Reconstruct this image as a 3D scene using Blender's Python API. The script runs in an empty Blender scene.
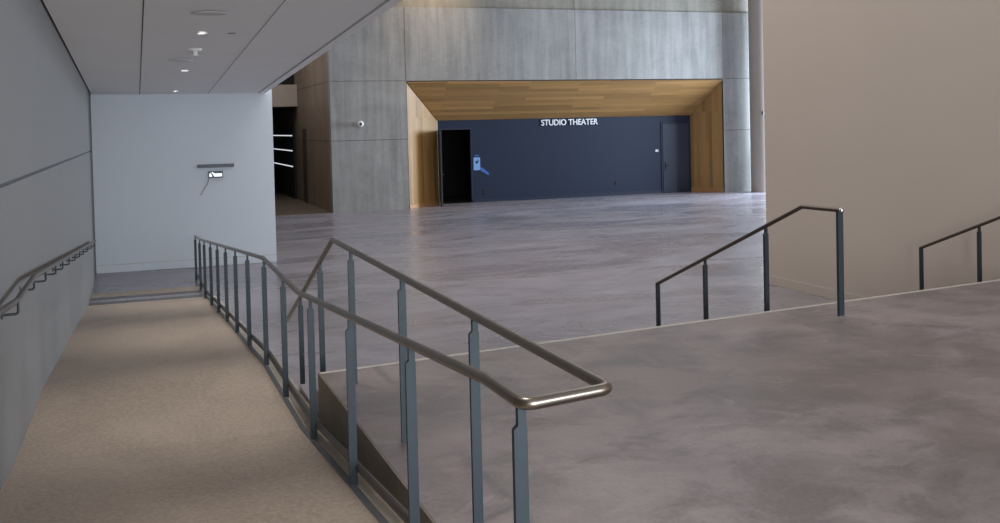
import bpy, bmesh, math, random
from mathutils import Vector, Matrix
random.seed(3)
S = bpy.context.scene
COL = S.collection
PI = math.pi

# ---------------------------------------------------------------- materials
def srgb(r, g, b):
    f = lambda c: (c/255/12.92) if c/255 <= .04045 else ((c/255+.055)/1.055)**2.4
    return (f(r), f(g), f(b), 1)

class NT:
    def __init__(s, name):
        s.m = bpy.data.materials.new(name); s.m.use_nodes = True
        s.n = s.m.node_tree.nodes; s.l = s.m.node_tree.links
        s.b = s.n['Principled BSDF']
        s.tc = s.n.new('ShaderNodeTexCoord')
    def vec(s, scale=(1, 1, 1), kind='Object', rot=(0, 0, 0)):
        mp = s.n.new('ShaderNodeMapping'); mp.inputs['Scale'].default_value = scale
        mp.inputs['Rotation'].default_value = rot
        s.l.new(s.tc.outputs[kind], mp.inputs['Vector']); return mp.outputs['Vector']
    def noise(s, v, scale=1, detail=5, rough=.55, dist=0):
        t = s.n.new('ShaderNodeTexNoise'); t.inputs['Scale'].default_value = scale
        t.inputs['Detail'].default_value = detail; t.inputs['Roughness'].default_value = rough
        t.inputs['Distortion'].default_value = dist
        s.l.new(v, t.inputs['Vector']); return t.outputs['Fac']
    def ramp(s, fac, stops):
        r = s.n.new('ShaderNodeValToRGB'); e = r.color_ramp.elements
        while len(e) < len(stops): e.new(.5)
        for el, (p, c) in zip(e, stops): el.position = p; el.color = c
        s.l.new(fac, r.inputs['Fac']); return r.outputs['Color']
    def mix(s, fac, a, b, mode='MIX'):
        m = s.n.new('ShaderNodeMix'); m.data_type = 'RGBA'; m.blend_type = mode
        for sock, val in ((m.inputs['Factor'], fac), (m.inputs['A'], a), (m.inputs['B'], b)):
            pass
        fs, As, Bs = m.inputs[0], m.inputs[6], m.inputs[7]
        for sock, val in ((fs, fac), (As, a), (Bs, b)):
            if hasattr(val, 'is_output'): s.l.new(val, sock)
            else: sock.default_value = val
        return m.outputs[2]
    def bump(s, h, strength=.1, dist=.01):
        b = s.n.new('ShaderNodeBump'); b.inputs['Strength'].default_value = strength
        b.inputs['Distance'].default_value = dist
        s.l.new(h, b.inputs['Height']); s.l.new(b.outputs['Normal'], s.b.inputs['Normal'])
    def col(s, c):
        if hasattr(c, 'is_output'): s.l.new(c, s.b.inputs['Base Color'])
        else: s.b.inputs['Base Color'].default_value = c
    def set(s, **k):
        for a, v in k.items():
            key = a.replace('_', ' ')
            inp = s.b.inputs[key]
            if hasattr(v, 'is_output'): s.l.new(v, inp)
            else: inp.default_value = v
        return s

def sc(c, k): return (c[0]*k, c[1]*k, c[2]*k, 1)

def plain(name, c, rough=.6, metal=0., var=.06, scale=3, spec=.5):
    t = NT(name); f = t.noise(t.vec(), scale, 4)
    t.col(t.ramp(f, [(.3, sc(c, 1-var)), (.7, sc(c, 1+var))]))
    t.set(Roughness=rough, Metallic=metal)
    t.b.inputs['Specular IOR Level'].default_value = spec
    return t.m

def floor_mat(name, c, sw=.22, stretch=(.55, 1.5, 1), rough=.42, warm=None, iso=False):
    t = NT(name)
    v = t.vec(stretch)
    big = t.noise(v, .6, 7 if iso else 6, .68 if iso else .6, .4 if iso else 1.2)
    mid = t.noise(t.vec((1.2, 1.4, 1) if iso else (.7, 2.0, 1), rot=(0, 0, .35)), 1.3, 7, .7 if iso else .62, .5 if iso else 1.8)
    blot = t.noise(t.vec((1, 1.3, 1), rot=(0, 0, -.5)), 2.6, 6, .6, .8)
    fine = t.noise(t.vec(), 42, 4, .7)
    base = t.ramp(big, [(.38, sc(c, 1-sw)), (.5, c), (.62, sc(c, 1+sw*.9))])
    w = warm or (c[0]*1.12, c[1]*1.0, c[2]*.9, 1)
    base = t.mix(t.ramp(t.noise(t.vec(), .4, 3), [(.45, (0, 0, 0, 1)), (.58, (.6, .6, .6, 1))]), base, w)
    base = t.mix(t.ramp(mid, [(.38, (.75, .75, .75, 1)), (.54, (0, 0, 0, 1))]), base, sc(c, 1-sw*1.2))
    base = t.mix(t.ramp(blot, [(.56, (0, 0, 0, 1)), (.68, (.5, .5, .5, 1))]), base, sc(c, 1+sw))
    base = t.mix(.4, base, t.ramp(fine, [(.35, sc(c, .8)), (.65, sc(c, 1.2))]))
    t.col(base)
    t.set(Roughness=t.ramp(big, [(.35, (rough-.06,)*3+(1,)), (.65, (rough+.1,)*3+(1,))]))
    t.bump(fine, .05, .004)
    return t.m

M = {}
M['platform'] = floor_mat('platform_concrete', srgb(130, 118, 117), .62, (1, 1.1, 1), iso=True)
M['hall'] = floor_mat('hall_concrete', srgb(140, 134, 141), .31, (.5, 1.2, 1), .27)
def ramp_mat():
    t = NT('ramp_concrete'); c = srgb(173, 156, 140)
    f = t.noise(t.vec((1, .6, 1)), 1.1, 6, .6, .6)
    fine = t.noise(t.vec((1, .75, 1)), 38, 5, .75)
    base = t.ramp(f, [(.38, sc(c, .8)), (.52, c), (.62, sc(c, 1.12))])
    sp = t.ramp(fine, [(.36, sc(c, .68)), (.5, c), (.64, sc(c, 1.35))])
    t.col(t.mix(.5, base, sp)); t.set(Roughness=.62); t.bump(fine, .12, .004)
    return t.m
M['ramp'] = ramp_mat()
M['curb'] = plain('ramp_edge_concrete', srgb(196, 184, 168), .7, var=.1, scale=9)
M['side'] = plain('platform_side_concrete', srgb(122, 114, 101), .8, var=.14, scale=4)
def conc_mat(name, c):
    t = NT(name)
    st = t.noise(t.vec((3.2, 3.2, .22)), 1.4, 6, .6, .3)
    bl = t.noise(t.vec((.5, .5, .7)), .9, 5, .6, .8)
    fi = t.noise(t.vec(), 9, 5, .6)
    base = t.ramp(st, [(.38, sc(c, .7)), (.5, c), (.64, sc(c, 1.38))])
    base = t.mix(.45, base, t.ramp(bl, [(.38, sc(c, .72)), (.62, sc(c, 1.3))]))
    base = t.mix(.2, base, t.ramp(fi, [(.35, sc(c, .75)), (.65, sc(c, 1.25))]))
    t.col(base); t.set(Roughness=.6); t.bump(fi, .08, .01)
    return t.m
M['concrete'] = conc_mat('cast_concrete', srgb(138, 136, 133))
M['concrete_upper'] = conc_mat('cast_concrete_upper', srgb(132, 126, 115))
M['joint'] = plain('dark_joint', srgb(70, 70, 72), .8)
M['white'] = plain('white_paint', srgb(212, 220, 228), .6, var=.015, scale=.6)
M['left'] = plain('grey_wall_panel', srgb(112, 107, 103), .6, var=.03, scale=.8)
M['soffit'] = plain('grey_ceiling_panel', srgb(238, 240, 241), .7, var=.015, scale=1.2)
M['beige'] = plain('beige_paint', srgb(188, 172, 158), .65, var=.02, scale=.5)
M['bulk'] = plain('bulkhead_paint', srgb(165, 152, 142), .6, var=.03)
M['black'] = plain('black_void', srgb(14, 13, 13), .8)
M['darkwall'] = plain('dark_brown_wall', srgb(58, 47, 40), .8)
M['corr'] = conc_mat('brown_lit_concrete', srgb(122, 105, 90))  # concrete with the brown light on it put into the base colour
M['corrfloor'] = plain('brown_carpet', srgb(95, 82, 70), .9, var=.12, scale=6)
M['navy'] = plain('navy_paint', srgb(14, 28, 51), .55, var=.04, scale=1, spec=.35)
M['navydoor'] = plain('navy_door_paint', srgb(18, 29, 51), .45, var=.04, scale=1)
M['darkleaf'] = plain('dark_door_leaf', srgb(26, 27, 32), .45)
M['steel'] = plain('painted_steel', srgb(46, 55, 61), .48, .3, .04, 12)
M['dark_or_backlit'] = plain('dark_or_backlit_steel', srgb(52, 56, 60), .45, .5, .04, 12)
M['stainless'] = plain('brushed_stainless', srgb(140, 131, 121), .28, 1., .05, 25)
M['wallrail'] = plain('satin_wall_rail', srgb(104, 96, 88), .42, .9, .05, 25)
M['bronze'] = plain('dark_bronze_rail', srgb(92, 80, 70), .35, .9, .05, 25)
M['toe'] = plain('dark_toe_tube', srgb(96, 86, 78), .4, .8, .05, 20)
M['chrome'] = plain('bright_steel', srgb(215, 215, 215), .2, 1., .02, 25)
M['black_plastic'] = plain('black_plastic', srgb(20, 20, 22), .4)
M['white_plastic'] = plain('white_plastic', srgb(226, 226, 224), .4, var=.01)
M['grille'] = plain('grey_grille', srgb(140, 139, 136), .7, var=.06, scale=60)
M['disc'] = plain('ceiling_grey_disc', srgb(208, 209, 209), .7, var=.04, scale=60)
M['reveal'] = plain('pale_reveal', srgb(176, 173, 169), .7)
M['nosing'] = plain('pale_nosing', srgb(186, 177, 167), .6, var=.08, scale=8)
M['strip'] = plain('grey_steel_strip', srgb(108, 108, 112), .5, .3, .06, 10)
M['grey_bar'] = plain('grey_bar', srgb(92, 96, 104), .5, .3)
M['letter'] = plain('white_letter', srgb(235, 237, 240), .5, var=.01)
M['poster'] = plain('pale_blue_paper', srgb(120, 158, 212), .5, var=.1, scale=14)
M['blue'] = plain('flat_blue', srgb(56, 96, 172), .5, var=.1, scale=14)
def emit(name, c, k):
    t = NT(name); t.col(c); t.b.inputs['Emission Color'].default_value = c
    t.b.inputs['Emission Strength'].default_value = k; return t.m
M['lamp'] = emit('lamp_lens', (1, .98, .95, 1), 6)
M['led'] = emit('white_light_strip', (.92, .95, 1, 1), .75)
M['screen'] = emit('bright_screen', (.85, .95, 1, 1), .9)
def wood_mat(name, c, rough=.33):
    t = NT(name)
    br = t.n.new('ShaderNodeTexBrick'); br.offset = .37; br.squash = 1
    br.inputs['Scale'].default_value = 1; br.inputs['Mortar Size'].default_value = .003
    br.inputs['Brick Width'].default_value = 2.9; br.inputs['Row Height'].default_value = .125
    br.inputs['Color1'].default_value = (0, 0, 0, 1); br.inputs['Color2'].default_value = (1, 1, 1, 1)
    br.inputs['Mortar'].default_value = (.35, .35, .35, 1); br.inputs['Bias'].default_value = 0
    t.l.new(t.vec(kind='UV'), br.inputs['Vector'])
    g = t.noise(t.vec((.5, 9, 1), 'UV'), 3, 6, .6, .5)
    tone = t.ramp(br.outputs['Color'], [(0, sc(c, .6)), (.45, sc(c, .95)), (1, sc(c, 1.4))])
    gr = t.ramp(g, [(.3, sc(c, .7)), (.7, sc(c, 1.2))])
    t.col(t.mix(.4, tone, gr)); t.set(Roughness=rough)
    return t.m
M['wood'] = wood_mat('oak_planks', srgb(156, 120, 74))
M['plinth'] = plain('oak_plinth', srgb(176, 130, 88), .4, var=.1, scale=5)

# ---------------------------------------------------------------- geometry helpers
def tag(o, label=None, cat=None, group=None, kind=None):
    if label: o['label'] = label
    if cat: o['category'] = cat
    if group: o['group'] = group
    if kind: o['kind'] = kind
    return o

def empty(name, loc, label, cat, group=None):
    o = bpy.data.objects.new(name, None); COL.objects.link(o)
    o.location = loc; o.empty_display_size = .1
    return tag(o, label, cat, group)

def obj(name, bm, mat, parent=None, smooth=False, recalc=True, origin=None):
    if recalc: bmesh.ops.recalc_face_normals(bm, faces=bm.faces)
    me = bpy.data.meshes.new(name); bm.to_mesh(me); bm.free()
    if smooth:
        for p in me.polygons: p.use_smooth = True
        try: me.set_sharp_from_angle(angle=math.radians(40))
        except Exception: pass
    me.materials.append(mat)
    o = bpy.data.objects.new(name, me); COL.objects.link(o)
    if parent is not None:
        off = Vector((0, 0, 0)); p = parent
        while p is not None: off += p.location; p = p.parent
        me.transform(Matrix.Translation(-off)); o.parent = parent
    elif origin is not None:
        me.transform(Matrix.Translation(-Vector(origin))); o.location = origin
    return o

def box(bm, x0, x1, y0, y1, z0, z1, bev=0):
    vs = [bm.verts.new((x, y, z)) for x in (x0, x1) for y in (y0, y1) for z in (z0, z1)]
    F = [(0, 1, 3, 2), (4, 6, 7, 5), (0, 4, 5, 1), (2, 3, 7, 6), (0, 2, 6, 4), (1, 5, 7, 3)]
    fs = [bm.faces.new([vs[i] for i in f]) for f in F]
    if bev:
        es = list({e for f in fs for e in f.edges})
        bmesh.ops.bevel(bm, geom=es, offset=bev, segments=2, affect='EDGES', profile=.7)
    return bm

def prism(bm, poly, axis, a, b):
    """polygon in the two other axes extruded along axis from a to b"""
    def P(p, t):
        q = list(p); q.insert(axis, t); return q
    lo = [bm.verts.new(P(p, a)) for p in poly]; hi = [bm.verts.new(P(p, b)) for p in poly]
    n = len(poly)
    bm.faces.new(lo); bm.faces.new(hi)
    for i in range(n): bm.faces.new((lo[i], lo[(i+1) % n], hi[(i+1) % n], hi[i]))
    return bm

def cyl(bm, c, axis, r, h, seg=24, r2=None):
    """cylinder with base centre c along axis vector"""
    ax = Vector(axis).normalized(); t = ax.orthogonal().normalized(); u = ax.cross(t)
    c = Vector(c); r2 = r if r2 is None else r2
    A = [bm.verts.new(c+r*(math.cos(2*PI*i/seg)*t+math.sin(2*PI*i/seg)*u)) for i in range(seg)]
    B = [bm.verts.new(c+ax*h+r2*(math.cos(2*PI*i/seg)*t+math.sin(2*PI*i/seg)*u)) for i in range(seg)]
    bm.faces.new(A); bm.faces.new(B)
    for i in range(seg): bm.faces.new((A[i], A[(i+1) % seg], B[(i+1) % seg], B[i]))
    return bm

def fillet(pts, rad):
    pts = [Vector(p) for p in pts]; out = [pts[0]]
    for i in range(1, len(pts)-1):
        r = rad[i] if isinstance(rad, (list, tuple)) else rad
        p, a, b = pts[i], pts[i-1], pts[i+1]
        da, db = (a-p).normalized(), (b-p).normalized()
        ang = da.angle(db)
        d = min(r/math.tan(ang/2), (a-p).length*.45, (b-p).length*.45)
        s, e = p+da*d, p+db*d
        n = 8
        for k in range(n+1):
            t = k/n; out.append(s*(1-t)**2+p*2*t*(1-t)+e*t*t)
    out.append(pts[-1]); return out

def tube(bm, pts, r, seg=16):
    pts = [Vector(p) for p in pts]; rings = []
    T = [(pts[min(i+1, len(pts)-1)]-pts[max(i-1, 0)]).normalized() for i in range(len(pts))]
    n = T[0].orthogonal().normalized()
    for p, t in zip(pts, T):
        n = (n-t*n.dot(t)).normalized(); b = t.cross(n)
        rings.append([bm.verts.new(p+r*(math.cos(2*PI*k/seg)*n+math.sin(2*PI*k/seg)*b)) for k in range(seg)])
    for A, B in zip(rings, rings[1:]):
        for k in range(seg): bm.faces.new((A[k], A[(k+1) % seg], B[(k+1) % seg], B[k]))
    bm.faces.new(rings[0]); bm.faces.new(rings[-1])
    return bm

def slab(bm, quad, th, along=0):
    """thick panel behind a quad; UV in metres, u along the plank"""
    q = [Vector(p) for p in quad]
    n = (q[1]-q[0]).cross(q[3]-q[0]).normalized()
    uv = bm.loops.layers.uv.verify()
    f = [bm.verts.new(p) for p in q]; k = [bm.verts.new(p-n*th) for p in q]
    faces = [bm.faces.new(f), bm.faces.new(k[::-1])]
    for i in range(4): faces.append(bm.faces.new((f[i], k[i], k[(i+1) % 4], f[(i+1) % 4])))
    if along == 0: U = (q[1]-q[0]).normalized()
    else: U = Vector((0, 0, 1))
    V = n.cross(U).normalized()
    for fa in faces:
        for lp in fa.loops:
            d = lp.vert.co-q[0]; lp[uv].uv = (d.dot(U), d.dot(V))
    return bm

def structure(name, bm, mat, parent=None, **k):
    o = obj(name, bm, mat, parent, **k)
    if parent is None: o['kind'] = 'structure'
    return o
B = bmesh.new

# ---------------------------------------------------------------- levels
ZL = -.94                       # hall floor; the platform is z = 0
XL, XP, XR = -.747, 1.132, 9.28
YW = 20.229
E0 = lambda x: 6.82+.127*(x-1)  # skewed top edge of the platform
yf = lambda x: 31.075+.0069*(x-10)

# ---------------------------------------------------------------- floors
bm = B(); box(bm, XL-.4, 26, 16.5, 31.02, ZL-.3, ZL); box(bm, XP+.004, 26, E0(XP)+.25, 16.5, ZL-.3, ZL)
box(bm, 5.72, 26, 31.02, 32.31, ZL-.3, ZL)
structure('floor_hall', bm, M['hall'])
bm = B(); box(bm, XL-.4, 5.71, 31.025, 46.2, ZL-.3, ZL)
structure('floor_corridor', bm, M['corrfloor'])
# ramp: landing, upper run, mid landing, lower run (profile in y,z)
prof = [(-6, 0), (3.2, 0), (6.74, -.338), (8.86, -.36), (16.5, ZL)]
bm = B(); prism(bm, [(-6, ZL-.3)]+prof+[(16.5, ZL-.3)], 0, XL-.2, .972)
structure('floor_ramp', bm, M['ramp'])
bm = B(); prism(bm, [(-6, ZL-.3)]+prof+[(16.5, ZL-.3)], 0, .972, XP-.001)
structure('trim_ramp_edge', bm, M['curb'])
bm = B(); prism(bm, [(y, z+.001) for y, z in prof]+[(y, z+.007) for y, z in reversed(prof)], 0, .974, 1.012)
structure('trim_ramp_strip', bm, M['strip'])
for i, y in enumerate((16.5, 16.98)):
    bm = B(); box(bm, XL+.01, .96, y, y+.2, ZL-.02, ZL+.004)
    structure('trim_floor_strip' if i == 0 else 'trim_floor_strip.001', bm, M['strip'])
bm = B(); box(bm, XL+.005, .95, 17.2, 17.66, ZL-.02, ZL+.003)
structure('floor_ramp_foot', bm, M['ramp'])
# upper platform
def edge_poly(off0, off1, x0=XP, x1=XR-.002): return [(x0, E0(x0)+off0), (x1, E0(x1)+off0), (x1, E0(x1)+off1), (x0, E0(x0)+off1)]
bm = B(); prism(bm, [(XP, -6), (XR-.002, -6), (XR-.002, E0(XR)-.05), (XP, E0(XP)-.05)], 2, ZL-.3, 0)
structure('floor_platform', bm, M['platform'])
# thin pale nosing along the platform edge, flush on top
bm = B(); prism(bm, edge_poly(-.04, 0), 2, -.9, 0.0005)
structure('trim_nosing', bm, M['nosing'])
# platform cheek on the ramp side, its shade put into the brown colour
bm = B(); prism(bm, [(-6, -.0015), (E0(XP)-.001, -.0015), (E0(XP)-.001, ZL), (-6, ZL)], 0, XP-.012, XP+.003)
structure('trim_platform_cheek', bm, M['side'])
# stair: one solid
offs = [.0005, .49, .98, 1.47, 1.96]
st = empty('concrete_staircase', (4, 7.3, ZL), 'wide concrete staircase descending from the grey platform edge to the hall floor', 'stairs')
for k in range(5):
    bm = B(); z = -.1567*(k+1)
    prism(bm, edge_poly(offs[k], offs[k+1] if k < 4 else 2.45, XP+.004, XR-.003), 2, ZL+.001, z)
    obj('step', bm, M['hall'], st)

# ---------------------------------------------------------------- walls
bm = B(); box(bm, XL-.25, XL, -6, YW+.4, ZL-.3, 1.3627-.012); box(bm, XL-.25, XL, -6, YW+.4, 1.3627+.012, 3.9)
box(bm, XL-.25, XL-.02, -6, YW+.4, 1.3, 1.42)
w = structure('wall_left', bm, M['left'])
bm = B(); box(bm, XL-.019, XL-.006, -6, YW, 1.3627-.0115, 1.3627+.0115); structure('trim_left_joint', bm, M['joint'])
bm = B(); box(bm, XL, 2.567, YW, YW+.35, ZL, 4.2); structure('wall_back', bm, M['white'])
bm = B(); box(bm, XL+.004, 2.567, YW-.014, YW-.0005, ZL+.001, ZL+.14, .003); structure('baseboard_back', bm, M['white'])
bm = B(); box(bm, XL+.004, 2.567, YW-.004, YW-.0005, ZL+.14, ZL+.149); structure('trim_back_reveal', bm, M['reveal'])
bm = B(); box(bm, XR, XR+.5, -6, 13.45, ZL, 8); structure('wall_right', bm, M['beige'])
bm = B(); box(bm, XR-.012, XR-.0005, 9.3, 13.45, ZL+.001, ZL+.139, .003); structure('baseboard_right', bm, M['beige'])
bm = B(); box(bm, XR-.003, XR-.0005, 9.3, 13.45, ZL+.139, ZL+.151); structure('trim_right_reveal', bm, M['reveal'])

# far concrete wall with the portal opening
XA, XB, ZT = 8.1317, 19.7812, 3.127
def ywall(bm, x0, x1, z0, z1, d=0, th=.3):
    return prism(bm, [(x0, yf(x0)+d), (x1, yf(x1)+d), (x1, yf(x1)+th), (x0, yf(x0)+th)], 2, z0, z1)
bm = B(); ywall(bm, 5.7027, XA, ZL, 5.467); ywall(bm, XB, 22, ZL, 5.467); ywall(bm, XA, XB, ZT, 5.467)
structure('wall_far', bm, M['concrete'])
bm = B(); ywall(bm, 5.7027, 22, 5.467, 8.5, .06); structure('wall_far_upper', bm, M['concrete_upper'])
def jnt(name, x0, x1, z, t=.008): 
    bm = B(); prism(bm, [(x0, yf(x0)-.002), (x1, yf(x1)-.002), (x1, yf(x1)+.001), (x0, yf(x0)+.001)], 2, z-t, z+t); structure(name, bm, M['joint'])
jnt('trim_concrete_joint', 5.71, XA-.01, ZT); jnt('trim_concrete_joint.001', XB+.05, 21.5, ZT)
jnt('trim_concrete_joint.002', 5.71, XA-.01, 1.28); jnt('trim_concrete_joint.003', XB+.05, 21.5, 1.28)
def vj(name, x, z0, z1, d=-.002, t=.008):
    bm = B(); box(bm, x-t, x+t, yf(x)+d, yf(x)+d+.003, z0, z1); structure(name, bm, M['joint'])
vj('trim_concrete_seam', XA-.01, ZT+.02, 5.46); vj('trim_concrete_seam.001', 14.04, 5.47, 8, .058)
vj('trim_concrete_seam.002', XB+.02, ZT+.02, 5.46, t=.005); vj('trim_concrete_seam.003', 14.04, ZT+.02, 5.46, t=.004)

# corridor left of the concrete wall
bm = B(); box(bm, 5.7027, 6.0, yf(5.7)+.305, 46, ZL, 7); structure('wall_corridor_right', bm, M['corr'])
bm = B(); box(bm, 2.2, 2.5, YW+.36, 46, ZL, 2.7); structure('wall_corridor_left', bm, M['darkwall'])
bm = B(); box(bm, 2.2, 6, 46, 46.3, ZL, 7); structure('wall_corridor_end', bm, M['darkwall'])
for nm, z in (('trim_corridor_joint', ZT), ('trim_corridor_joint.001', 1.28)):
    bm = B(); box(bm, 5.698, 5.7022, yf(5.7)+.31, 37.6, z-.01, z+.01); structure(nm, bm, M['joint'])
bm = B(); box(bm, 5.67, 5.702, 35.75, 36.5, ZL, 1.68); structure('trim_corridor_jamb', bm, M['darkwall'])
bm = B(); box(bm, 2.51, 5.695, 37.65, 38.3, 2.525, 3.33); structure('wall_bulkhead', bm, M['bulk'])
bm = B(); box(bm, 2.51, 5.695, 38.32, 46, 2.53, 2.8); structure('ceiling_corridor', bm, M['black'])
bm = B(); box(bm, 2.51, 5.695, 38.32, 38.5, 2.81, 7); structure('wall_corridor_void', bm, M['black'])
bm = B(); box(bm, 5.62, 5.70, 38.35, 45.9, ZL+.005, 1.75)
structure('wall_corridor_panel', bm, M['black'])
for i, (z, w) in enumerate(((1.443, 'topmost'), (.87, 'middle'), (.272, 'lowest'))):
    t = empty('light_strip', (5.6, 42, z), w+' of three thin white light strips on the dark corridor panel', 'light strip', 'light strips in the dark corridor')
    bm = B(); box(bm, 5.594, 5.6205, 38.5, 45.5, z-.024, z+.024, .004); obj('housing', bm, M['grey_bar'], t)
    bm = B(); box(bm, 5.588, 5.595, 38.52, 45.48, z-.02, z+.02); obj('diffuser', bm, M['led'], t)

# ---------------------------------------------------------------- soffit over the ramp
s_ = .0434; zc = lambda y: 2.3947+s_*(YW-y)
def soffit(name, x0, x1, th, mat, dz=0, y0=-6, y1=YW-.001):
    bm = B(); prism(bm, [(y0, zc(y0)+dz), (y1, zc(y1)+dz), (y1, zc(y1)+dz+th), (y0, zc(y0)+dz+th)], 0, x0, x1)
    return structure(name, bm, mat)
soffit('ceiling_soffit', XL+.022, 2.29, .12, M['soffit'])
soffit('ceiling_soffit_back', XL+.001, 2.40, .5, M['joint'], .13)  # dark backing added above the wall gap so no light leaks in
soffit('trim_soffit_lip', 2.315, 2.415, .14, M['soffit'], -.012)
soffit('trim_soffit_fascia', 2.418, 2.44, .75, M['soffit'], -.005)
for i, x in enumerate((.1146, 1.3545)):
    soffit('trim_panel_joint' if i == 0 else 'trim_panel_joint.001', x-.006, x+.006, .004, M['joint'] if i == 0 else M['reveal'], -.0035)
def downlight(x, y, label):
    z = zc(y)-.001; t = empty('downlight', (x, y, z), label, 'ceiling light', 'round downlights in the ramp ceiling')
    bm = B(); tube(bm, [(x+.055*math.cos(a), y+.055*math.sin(a), z-.006) for a in [2*PI*i/32 for i in range(33)]], .008, 8)
    obj('trim_ring', bm, M['white_plastic'], t, True)
    bm = B(); cyl(bm, (x, y, z-.006), (0, 0, 1), .048, .006); obj('lens', bm, M['lamp'], t)
downlight(.74, 11.744, 'lit round downlight in the grey ceiling, nearer one beside the speaker disc')
downlight(.73, 19.6, 'round downlight in the grey ceiling right against the top of the white wall')
downlight(.735, 15.882, 'lit round downlight in the grey ceiling just beyond the smoke detector')
def disc(name, x, y, r, label, cat, mat, inner):
    z = zc(y)-.001; t = empty(name, (x, y, z), label, cat)
    bm = B(); cyl(bm, (x, y, z), (0, 0, -1), r, .004, 40, r*.97); obj('rim', bm, mat, t, True)
    bm = B(); cyl(bm, (x, y, z-.004), (0, 0, -1), r*.86, .003, 40); obj(inner, bm, M['disc'] if r > .1 else M['grille'], t, True)
disc('ceiling_speaker', .737, 10.35, .185, 'large round flush grey speaker grille in the ramp ceiling, nearest of the fittings', 'speaker', M['disc'], 'grille')
disc('sprinkler_cover', 1.07, 11.764, .05, 'small grey round cover disc in the ceiling right of the nearer downlight', 'sprinkler cover', M['grille'], 'cover_plate')
disc('ceiling_vent', .62, 14.477, .17, 'faint round flush disc in the ceiling between smoke detector and farther downlight', 'vent', M['soffit'], 'grille')
x, y = .745, 13.196; z = zc(y)
t = empty('smoke_detector', (x, y, z), 'white smoke detector hanging with a short stem from the grey ceiling', 'smoke detector')
bm = B(); cyl(bm, (x, y, z), (0, 0, -1), .09, .03, 32, .08); obj('base', bm, M['white_plastic'], t, True)
bm = B(); cyl(bm, (x, y, z-.03), (0, 0, -1), .03, .05, 20, .022); cyl(bm, (x, y, z-.08), (0, 0, -1), .04, .008, 20); obj('sensor_head', bm, M['white_plastic'], t, True)

# ---------------------------------------------------------------- portal and theatre front
YB = 32.3; X1, X2, ZI = 9.497, 19.096, 1.887
t = empty('wooden_portal', (14, 31.6, ZL), 'splayed oak plank portal framing the navy theater front in the concrete wall', 'portal')
g = .02
a = (XA+g, yf(XA)+g, ZT-g); b = (XB-g, yf(XB)+g, ZT-g); c = (X2, YB, ZI); d = (X1, YB, ZI)
lo = lambda p: (p[0], p[1], ZL+.002)
bm = B(); slab(bm, [d, c, b, a], -.05, 0); obj('top_panel', bm, M['wood'], t, recalc=True)
bm = B(); slab(bm, [lo(a), lo(d), d, a], .05, 1); obj('side_panel', bm, M['wood'], t)
bm = B(); slab(bm, [lo(c), lo(b), b, c], .05, 1); obj('side_panel', bm, M['wood'], t)
def lift(p, z, n): return (p[0]+n[0], p[1]+n[1], z)
n = (-.012, -.012)
bm = B(); slab(bm, [lift(c, ZL+.003, n), lift(b, ZL+.003, n), lift(b, ZL+.16, n), lift(c, ZL+.16, n)], .012, 0); obj('plinth', bm, M['plinth'], t)
n = (.012, -.012)
bm = B(); slab(bm, [lift(a, ZL+.003, n), lift(d, ZL+.003, n), lift(d, ZL+.12, n), lift(a, ZL+.12, n)], .012, 0); obj('plinth', bm, M['plinth'], t)
bm = B(); prism(bm, [(XA+.03, yf(XA)+.004), (XB-.03, yf(XB)+.004), (XB-.03, yf(XB)+.03), (XA+.03, yf(XA)+.03)], 2, ZT-.035, ZT-.002); obj('shadow_gap', bm, M['black'], t)
bm = B(); box(bm, XB-.035, XB-.003, yf(XB)+.004, yf(XB)+.03, ZL+.005, ZT-.04); obj('shadow_gap', bm, M['black'], t)

DX0, DX1, DZ = 9.54, 10.63, 1.533
bm = B(); box(bm, X1-.15, DX0, YB, YB+.15, ZL, ZI+.1); box(bm, DX1, X2+.15, YB, YB+.15, ZL, ZI+.1); box(bm, DX0, DX1, YB, YB+.15, DZ, ZI+.1)
structure('wall_theater', bm, M['navy'])
bm = B(); box(bm, DX1+.01, 17.86, YB-.012, YB-.0005, ZL+.001, ZL+.1, .003); structure('baseboard_theater', bm, M['navydoor'])
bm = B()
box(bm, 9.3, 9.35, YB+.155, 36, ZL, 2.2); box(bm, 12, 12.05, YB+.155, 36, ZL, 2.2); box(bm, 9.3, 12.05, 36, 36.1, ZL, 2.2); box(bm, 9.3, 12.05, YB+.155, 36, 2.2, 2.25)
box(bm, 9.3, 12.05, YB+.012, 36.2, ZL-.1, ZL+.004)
structure('wall_vestibule', bm, M['black'])  # black paint stands in for the darkness of the unlit room behind
# open dark leaf, hinged on the left jamb
ang = math.radians(105)
dv = Vector((math.cos(ang), -math.sin(ang), 0)); nv = Vector((math.sin(ang), math.cos(ang), 0))
h0 = Vector((DX0-.01, YB-.03, 0))
def P2(v): return (v.x, v.y)
bm = B(); prism(bm, [P2(h0), P2(h0+dv*1.07), P2(h0+dv*1.07+nv*.05), P2(h0+nv*.05)], 2, ZL+.012, DZ-.01)
d1 = structure('door_1', bm, M['darkleaf'])
bm = B(); e = h0+dv*.98; cyl(bm, (e+nv*.05)+Vector((0, 0, .1)), nv, .014, .05, 12); tube(bm, [e+nv*.1+Vector((0, 0, .1)), e+nv*.1-dv*.12+Vector((0, 0, .1))], .01, 10)
obj('handle', bm, M['grey_bar'], d1, True)
bm = B()
box(bm, DX0-.03, DX0, YB-.012, YB+.1, ZL+.002, DZ+.05); box(bm, DX1, DX1+.05, YB-.012, YB-.0005, ZL+.002, DZ+.05); box(bm, DX0, DX1, YB-.012, YB-.0005, DZ, DZ+.05)
structure('trim_door_frame', bm, M['navydoor'])
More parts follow.
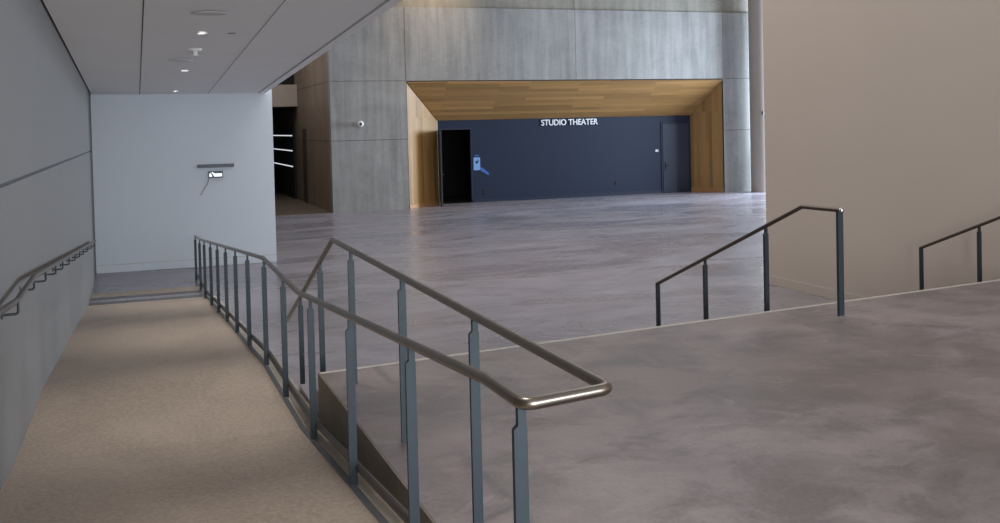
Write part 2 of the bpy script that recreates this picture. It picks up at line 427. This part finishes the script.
# closed navy door on the right
bm = B(); box(bm, 17.94, 19.0, YB-.03, YB-.001, ZL+.01, 1.555, .004); d2 = structure('door_2', bm, M['navydoor'])
bm = B(); box(bm, 18.02, 18.1, YB-.045, YB-.03, -.1, .2, .004); cyl(bm, (18.06, YB-.045, .06), (0, -1, 0), .014, .05, 12); tube(bm, [(18.06, YB-.09, .06), (18.2, YB-.09, .06)], .012, 10)
obj('handle', bm, M['black_plastic'], d2, True)
bm = B(); box(bm, 17.87, 17.935, YB-.02, YB-.0005, ZL+.002, 1.63, .003); box(bm, 17.935, 19.07, YB-.02, YB-.0005, 1.56, 1.63, .003); box(bm, 19.005, 19.07, YB-.02, YB-.0005, ZL+.002, 1.56, .003)
structure('trim_door_frame.001', bm, M['navy'])

# lettering
def text_mesh(s, size):
    cu = bpy.data.curves.new('txt', 'FONT'); cu.body = s; cu.size = size; cu.extrude = .018; cu.offset = .004
    o = bpy.data.objects.new('txt', cu); COL.objects.link(o); bpy.context.view_layer.update()
    dg = bpy.context.evaluated_depsgraph_get()
    me = bpy.data.meshes.new_from_object(o.evaluated_get(dg)); xs = [v.co.x for v in me.vertices] or [0]
    r = (min(xs), max(xs)); bpy.data.objects.remove(o); bpy.data.curves.remove(cu)
    return me, r
word = 'STUDIO THEATER'; size = .285
W0, W1 = 13.214, 15.366
rA = text_mesh(word, size)[1]
kx = (W1-W0)/(rA[1]-rA[0])
sign = empty('lettering_sign', (14.29, YB, 1.6), 'white raised capital letters spelling STUDIO THEATER above the navy wall', 'sign')
for i, ch in enumerate(word):
    if ch == ' ': continue
    me, r = text_mesh(ch, size)
    end = text_mesh(word[:i+1], size)[1][1]
    xo = (end-r[1]-rA[0])*kx+W0
    me.transform(Matrix.Translation((xo, YB-.019, 1.605)) @ Matrix.Rotation(PI/2, 4, 'X') @ Matrix.Diagonal((kx, 1, 1, 1)))
    me.transform(Matrix.Translation(-sign.location)); me.materials.clear(); me.materials.append(M['letter'])
    o = bpy.data.objects.new('letter', me); COL.objects.link(o); o.parent = sign
# little things on the navy wall
t = empty('wall_notice', (10.83, YB, .15), 'pale blue notice with dark patch on the navy wall beside the open doorway', 'notice')
bm = B(); box(bm, 10.72, 10.955, YB-.014, YB-.0005, .15, .58, .003); obj('sheet', bm, M['poster'], t)
bm = B(); prism(bm, [(10.78, .42), (10.84, .36), (10.91, .46), (10.88, .5), (10.84, .43), (10.8, .47)], 1, YB-.017, YB-.0135); obj('mark', bm, M['navy'], t)
bm = B(); box(bm, 10.76, 10.91, YB-.014, YB-.0005, .62, .66, .003); obj('header_strip', bm, M['blue'], t)
bm = B(); prism(bm, [(10.96, .22), (11.0, .25), (11.1, .17), (11.28, .02), (11.24, -.03), (11.06, .07), (10.97, .12)], 1, YB-.012, YB-.0005)  # flat slanting blue shape set on the navy wall
tag(obj('blue_strip', bm, M['blue'], origin=(11.1, YB, .1)), 'slanting flat blue strip on the navy wall right of the notice', 'paper strip')
for x, z, lb in ((11.1, -.6, 'small black wall outlet low on navy wall near the open doorway'), (16.07, -.5, 'small black wall outlet low on navy wall, the one farther right')):
    t = empty('wall_outlet', (x, YB, z), lb, 'outlet', 'outlets low on the navy wall')
    bm = B(); box(bm, x-.06, x+.06, YB-.012, YB-.0005, z-.085, z+.085, .004); obj('cover_plate', bm, M['black_plastic'], t)
    for dz in (.015, -.05):
        bm = B(); box(bm, x-.025, x+.025, YB-.016, YB-.0115, z+dz, z+dz+.035); obj('socket', bm, M['darkleaf'], t)
t = empty('wall_plate', (17.71, YB, .6), 'small white wall plate left of the closed navy door', 'wall plate')
bm = B(); box(bm, 17.64, 17.76, YB-.02, YB-.0005, .56, .64, .005); obj('body', bm, M['white_plastic'], t)
bm = B(); box(bm, 17.72, 17.75, YB-.023, YB-.0195, .585, .615); obj('button', bm, M['grey_bar'], t)

# security camera on the concrete
cx, cz = 6.6, 1.79; cy = yf(cx)
t = empty('security_camera', (cx, cy, cz), 'small white round security camera with dark lens on the concrete wall', 'security camera')
bm = B(); box(bm, cx-.2, cx-.06, cy-.05, cy-.0005, cz-.08, cz+.06, .01); obj('mount_box', bm, M['grille'], t)
bm = B(); cyl(bm, (cx, cy-.0005, cz), (0, -1, 0), .05, .1, 20); obj('arm', bm, M['grille'], t)
bm = B(); bmesh.ops.create_uvsphere(bm, u_segments=24, v_segments=14, radius=.1, matrix=Matrix.Translation((cx, cy-.15, cz))); obj('dome', bm, M['white_plastic'], t, True)
bm = B(); cyl(bm, (cx-.01, cy-.225, cz), (-.1, -1, 0), .045, .03, 20); obj('lens', bm, M['black_plastic'], t, True)

# round column between the concrete wall and the beige wall
t = empty('round_column', (20.98, 30.6, ZL), 'tall round grey column standing at the right end of the concrete wall', 'column')
bm = B(); cyl(bm, (20.98, 30.6, ZL+.001), (0, 0, 1), .39, 9.4, 48); obj('shaft', bm, plain('column_plaster', srgb(170, 160, 152), .45, var=.03), t, True)
bm = B(); box(bm, 20.77, 20.83, 30.17, 30.25, 1.8, 1.92, .005)
tag(obj('junction_box', bm, M['grey_bar'], origin=(20.8, 30.21, 1.86)), 'tiny grey box mounted on the round column by the beige wall', 'junction box')

# sign bar, device and cord on the white wall
t = empty('wall_bar', (1.457, YW, 1.0), 'thin dark grey horizontal bar mounted on the white wall', 'wall bar')
bm = B(); box(bm, 1.111, 1.802, YW-.05, YW-.012, .965, 1.03, .006); obj('bar', bm, M['grey_bar'], t)
for sx in (1.25, 1.62):
    bm = B(); box(bm, sx, sx+.04, YW-.013, YW-.0005, .98, 1.015); obj('standoff', bm, M['black_plastic'], t)
t = empty('wall_device', (1.45, YW, .83), 'small bright device with dark frame under the grey bar on the white wall', 'device')
bm = B(); box(bm, 1.318, 1.585, YW-.07, YW-.0005, .765, .895, .008); obj('housing', bm, M['grey_bar'], t)
bm = B(); prism(bm, [(1.33, .79), (1.385, .79), (1.355, .865), (1.33, .84)], 1, YW-.075, YW-.069); prism(bm, [(1.425, .79), (1.565, .79), (1.565, .85), (1.43, .85), (1.39, .878), (1.37, .878)], 1, YW-.075, YW-.069); obj('screen', bm, M['screen'], t)
bm = B(); tube(bm, fillet([(1.325, YW-.03, .77), (1.3, YW-.03, .66), (1.22, YW-.02, .54), (1.165, YW-.012, .44)], .1), .007, 8); obj('cord', bm, M['grille'], t, True)

# ---------------------------------------------------------------- railings
R_ = .0185
XQ = lambda y: 1.005-max(0, .007*(y-8.86))
def rz(y):
    if y < 2.95: return .861
    if y < 8.86: return max(.556, .861-.0785*(y-2.95))
    return .556-.0785*(y-8.86) if y < 17.2 else -.0987-.045*(y-17.2)
def fz(y):
    for (y0, z0), (y1, z1) in zip(prof, prof[1:]):
        if y0 <= y <= y1: return z0+(z1-z0)*(y-y0)/(y1-y0)
    return ZL
def post(bm, x, y, z0, z1, w=.041, th=.02, tab=.05, both=False):
    """flat bar with a narrower tab at the top that carries the tube"""
    h = w/2; L = .013; Rr = .009 if both else .003
    if tab == 0:
        return prism(bm, [(x-h, z0), (x+h, z0), (x+h, z1), (x-h, z1)], 1, y-th/2, y+th/2)
    poly = [(x-h, z0), (x+h, z0), (x+h, z1-tab-.01), (x+h-Rr, z1-tab), (x+h-Rr, z1), (x-h+L, z1), (x-h+L, z1-tab), (x-h, z1-tab-.012)]
    prism(bm, poly, 1, y-th/2, y+th/2)
    return bm
def base_plate(x, y, z, parent, mat):
    bm = B(); box(bm, x-.045, x+.045, y-.03, y+.03, z, z+.006, .002); obj('base_plate', bm, mat, parent)

g = empty('guardrail', (1.0, 2.7, 0), 'steel guardrail looping from the ramp edge around to the near staircase handrail', 'railing')
XS = 1.287
path = [(XQ(18.4), 18.4, rz(18.4)), (XQ(17.2), 17.2, rz(17.2)), (XQ(8.86), 8.86, .556), (1.005, 6.84, .556), (1.005, 2.95, .861), (1.005, 2.63, .862),
        (XS, 2.66, .871), (XS, 7.07, .871), (XS, 9.5, -.12)]
bm = B(); tube(bm, fillet(path, [0, .2, .25, .25, .25, .045, .045, .05, 0]), R_, 18)
obj('handrail', bm, M['stainless'], g, True)
bm = B()
tp = [(XQ(y)+.03, y, fz(y)+.088) for y in (18.3, 16.4, 12.7, 8.86, 6.74, 3.2, 2.72)]
tube(bm, fillet(tp, .2), .022, 12); obj('toe_rail', bm, M['toe'], g, True)
for y in (2.67, 3.89, 5.11, 6.35, 7.61, 8.79, 10.09, 11.29, 12.48, 13.69, 14.89, 16.15, 17.23, 18.35):
    x = XQ(y); bm = B(); post(bm, x, y, fz(y)+.001, rz(y)-R_+.004, both=y > 4.5)
    box(bm, x+.0, x+.03, y-.006, y+.006, fz(y)+.08, fz(y)+.096)
    obj('post', bm, M['steel'], g)
def sz(y):
    return .871 if y < 7.07 else .871-.4065*(y-7.07)
for y, z in ((3.93, 0), (5.12, 0), (6.44, 0), (7.62, -.3134), (8.66, -.6268)):
    bm = B(); post(bm, XS, y, z+.001, sz(y)-R_+.004, both=y > 6)
    p = obj('post', bm, M['steel'], g)

def tread(x, y):
    o = y-E0(x)
    if o < 0: return 0
    k = sum(1 for v in offs if o >= v)
    return -.1567*k if o < 2.45 else ZL
def stair_rail(X, pts, ys, label, rail_mat):
    g = empty('stair_handrail', (X, ys[0], 0), label, 'railing', 'railings on the wide staircase')
    bm = B(); tube(bm, fillet([(X, y, z) for y, z in pts], .04), R_, 16); obj('handrail', bm, rail_mat, g, True)
    def zr(y):
        for (a, za), (b, zb) in zip(pts, pts[1:]):
            if a-1e-6 <= y <= b+1e-6: return za+(zb-za)*(y-a)/(b-a)
        return pts[-1][1]
    for i, y in enumerate(ys):
        zb = tread(X, y)
        bm = B(); post(bm, X, y, zb+.001, zr(y)-R_+.006, w=.05 if i == 0 else .042, th=.03, tab=0 if i in (0, len(ys)-1) else .05, both=True)
        p = obj('post', bm, M['steel'] if i == 0 else M['dark_or_backlit'], g)  # later posts take the darker steel: backlighting put into their colour
        if i == 0: base_plate(X, y, zb+.0005, p, M['chrome'])
    return g
g2 = stair_rail(5.464, [(6.86, .88), (7.38, .875), (10.03, -.175)], [6.884, 7.93, 9.0, 10.01],
           'dark tube stair handrail on four posts in the middle of the platform edge', M['bronze'])
bm = B(); bmesh.ops.create_uvsphere(bm, u_segments=16, v_segments=10, radius=.022, matrix=Matrix.Translation((5.464, 6.86, .88)))
tag(obj('end_cap', bm, M['chrome'], g2, True), 'bright steel end cap')
stair_rail(9.05, [(7.0, .88), (7.66, .88), (9.9, .012)], [7.02, 7.95, 8.97, 9.88],
           'dark tube stair handrail beside the beige wall, rising out of the right edge', M['bronze'])

# wall handrail with brackets
def wz(y):
    if y < 2.95: return wz(2.95)
    if y < 6.35: return .715+.0785*(6.35-y)
    if y < 7.37: return .715
    return .715-.077*(y-7.37)
XH = -.66
g = empty('wall_handrail', (XL, 6, .6), 'stainless handrail on bent brackets along the grey left wall of the ramp', 'railing')
bm = B(); tube(bm, fillet([(XH, y, wz(y)) for y in (1.5, 2.95, 6.35, 7.37, 17.75)], .4), .018, 16); obj('handrail', bm, M['wallrail'], g, True)
for y in (3.4, 4.4, 5.4, 6.39, 7.37, 8.28, 9.27, 10.12, 11.07, 12.08, 13.04, 13.95, 15.02, 16.25, 17.4):
    z = wz(y)
    bm = B(); tube(bm, fillet([(XH, y, z-.015), (XH, y, z-.085), (XL+.001, y, z-.085)], .02), .0075, 10)
    br = obj('bracket', bm, M['dark_or_backlit'], g, True)
    bm = B(); cyl(bm, (XL+.0005, y, z-.085), (1, 0, 0), .025, .005, 16); obj('rosette', bm, M['dark_or_backlit'], br, True)

# ---------------------------------------------------------------- lights
def area(name, loc, target, sx, sy, power, color, spread=None):
    L = bpy.data.lights.new(name, 'AREA'); L.shape = 'RECTANGLE'; L.size = sx; L.size_y = sy; L.energy = power; L.color = color
    o = bpy.data.objects.new(name, L); COL.objects.link(o); o.location = loc
    o.rotation_euler = (Vector(target)-Vector(loc)).to_track_quat('-Z', 'Y').to_euler()
    return o
area('window_daylight_behind', (6.2, -6.5, 3.2), (5, 12, .5), 7, 4.5, 800, (.84, .92, 1))
area('window_daylight_landing', (.8, -6.3, 1.75), (.6, 12, .2), 2.6, 2.8, 640, (.90, .95, 1))
area('window_daylight_side', (26.5, 28.2, 2.6), (10, 29, .5), 6.5, 5.5, 6000, (.70, .84, 1))
area('hall_ceiling_lamps', (5.5, 16, 8.8), (7.5, 15, 0), 8, 12, 500, (1, .93, .85))
area('corridor_fill', (3.6, 33.5, 6.3), (5.6, 34, 2), 1.2, 3, 60, (1, .85, .68))  # unseen warm fill added to brighten the corridor side wall
for y in (3.5, 7.6, 11.744, 15.882):
    L = bpy.data.lights.new('downlight_beam', 'SPOT'); L.energy = 140; L.color = (1, .95, .9); L.spot_size = 1.25; L.spot_blend = 1; L.shadow_soft_size = .07
    o = bpy.data.objects.new('downlight_beam', L); COL.objects.link(o); o.location = (.738, y, zc(y)-.03)
sp = bpy.data.lights.new('wall_washer', 'SPOT'); sp.energy = 500; sp.color = (1, .72, .42); sp.spot_size = 1.3; sp.spot_blend = 1; sp.shadow_soft_size = .2
so = bpy.data.objects.new('wall_washer', sp); COL.objects.link(so); so.location = (9.0, 29.6, 8.0)
so.rotation_euler = (Vector((9.0, 31, 5.2))-so.location).to_track_quat('-Z', 'Y').to_euler()

w = bpy.data.worlds.new('World'); S.world = w; w.use_nodes = True
bg = w.node_tree.nodes['Background']; bg.inputs['Color'].default_value = (.80, .84, .90, 1); bg.inputs['Strength'].default_value = .6

# ---------------------------------------------------------------- camera
f, yaw, pitch, roll, pcy = 1008.7563, .3471, .0252, .0238, 150.6341
fw = Vector((math.sin(yaw)*math.cos(pitch), math.cos(yaw)*math.cos(pitch), -math.sin(pitch)))
rt = Vector((math.cos(yaw), -math.sin(yaw), 0)); up = rt.cross(fw)
c_, s2 = math.cos(roll), math.sin(roll)
Ri, Ui = c_*rt-s2*up, s2*rt+c_*up
cam = bpy.data.cameras.new('Camera'); co = bpy.data.objects.new('Camera', cam); COL.objects.link(co)
mt = Matrix((Ri, Ui, -fw)).transposed().to_4x4(); mt.translation = (0, 0, 1.65); co.matrix_world = mt
cam.sensor_fit = 'HORIZONTAL'; cam.sensor_width = 36; cam.lens = f/1000*36
cam.shift_y = -(261.5-pcy)/1000
cam.clip_end = 200; cam.clip_start = .05
S.camera = co
S.view_settings.view_transform = 'Standard'; S.view_settings.look = 'None'
S.view_settings.gamma = 1; S.view_settings.use_curve_mapping = False; S.view_settings.exposure = 0
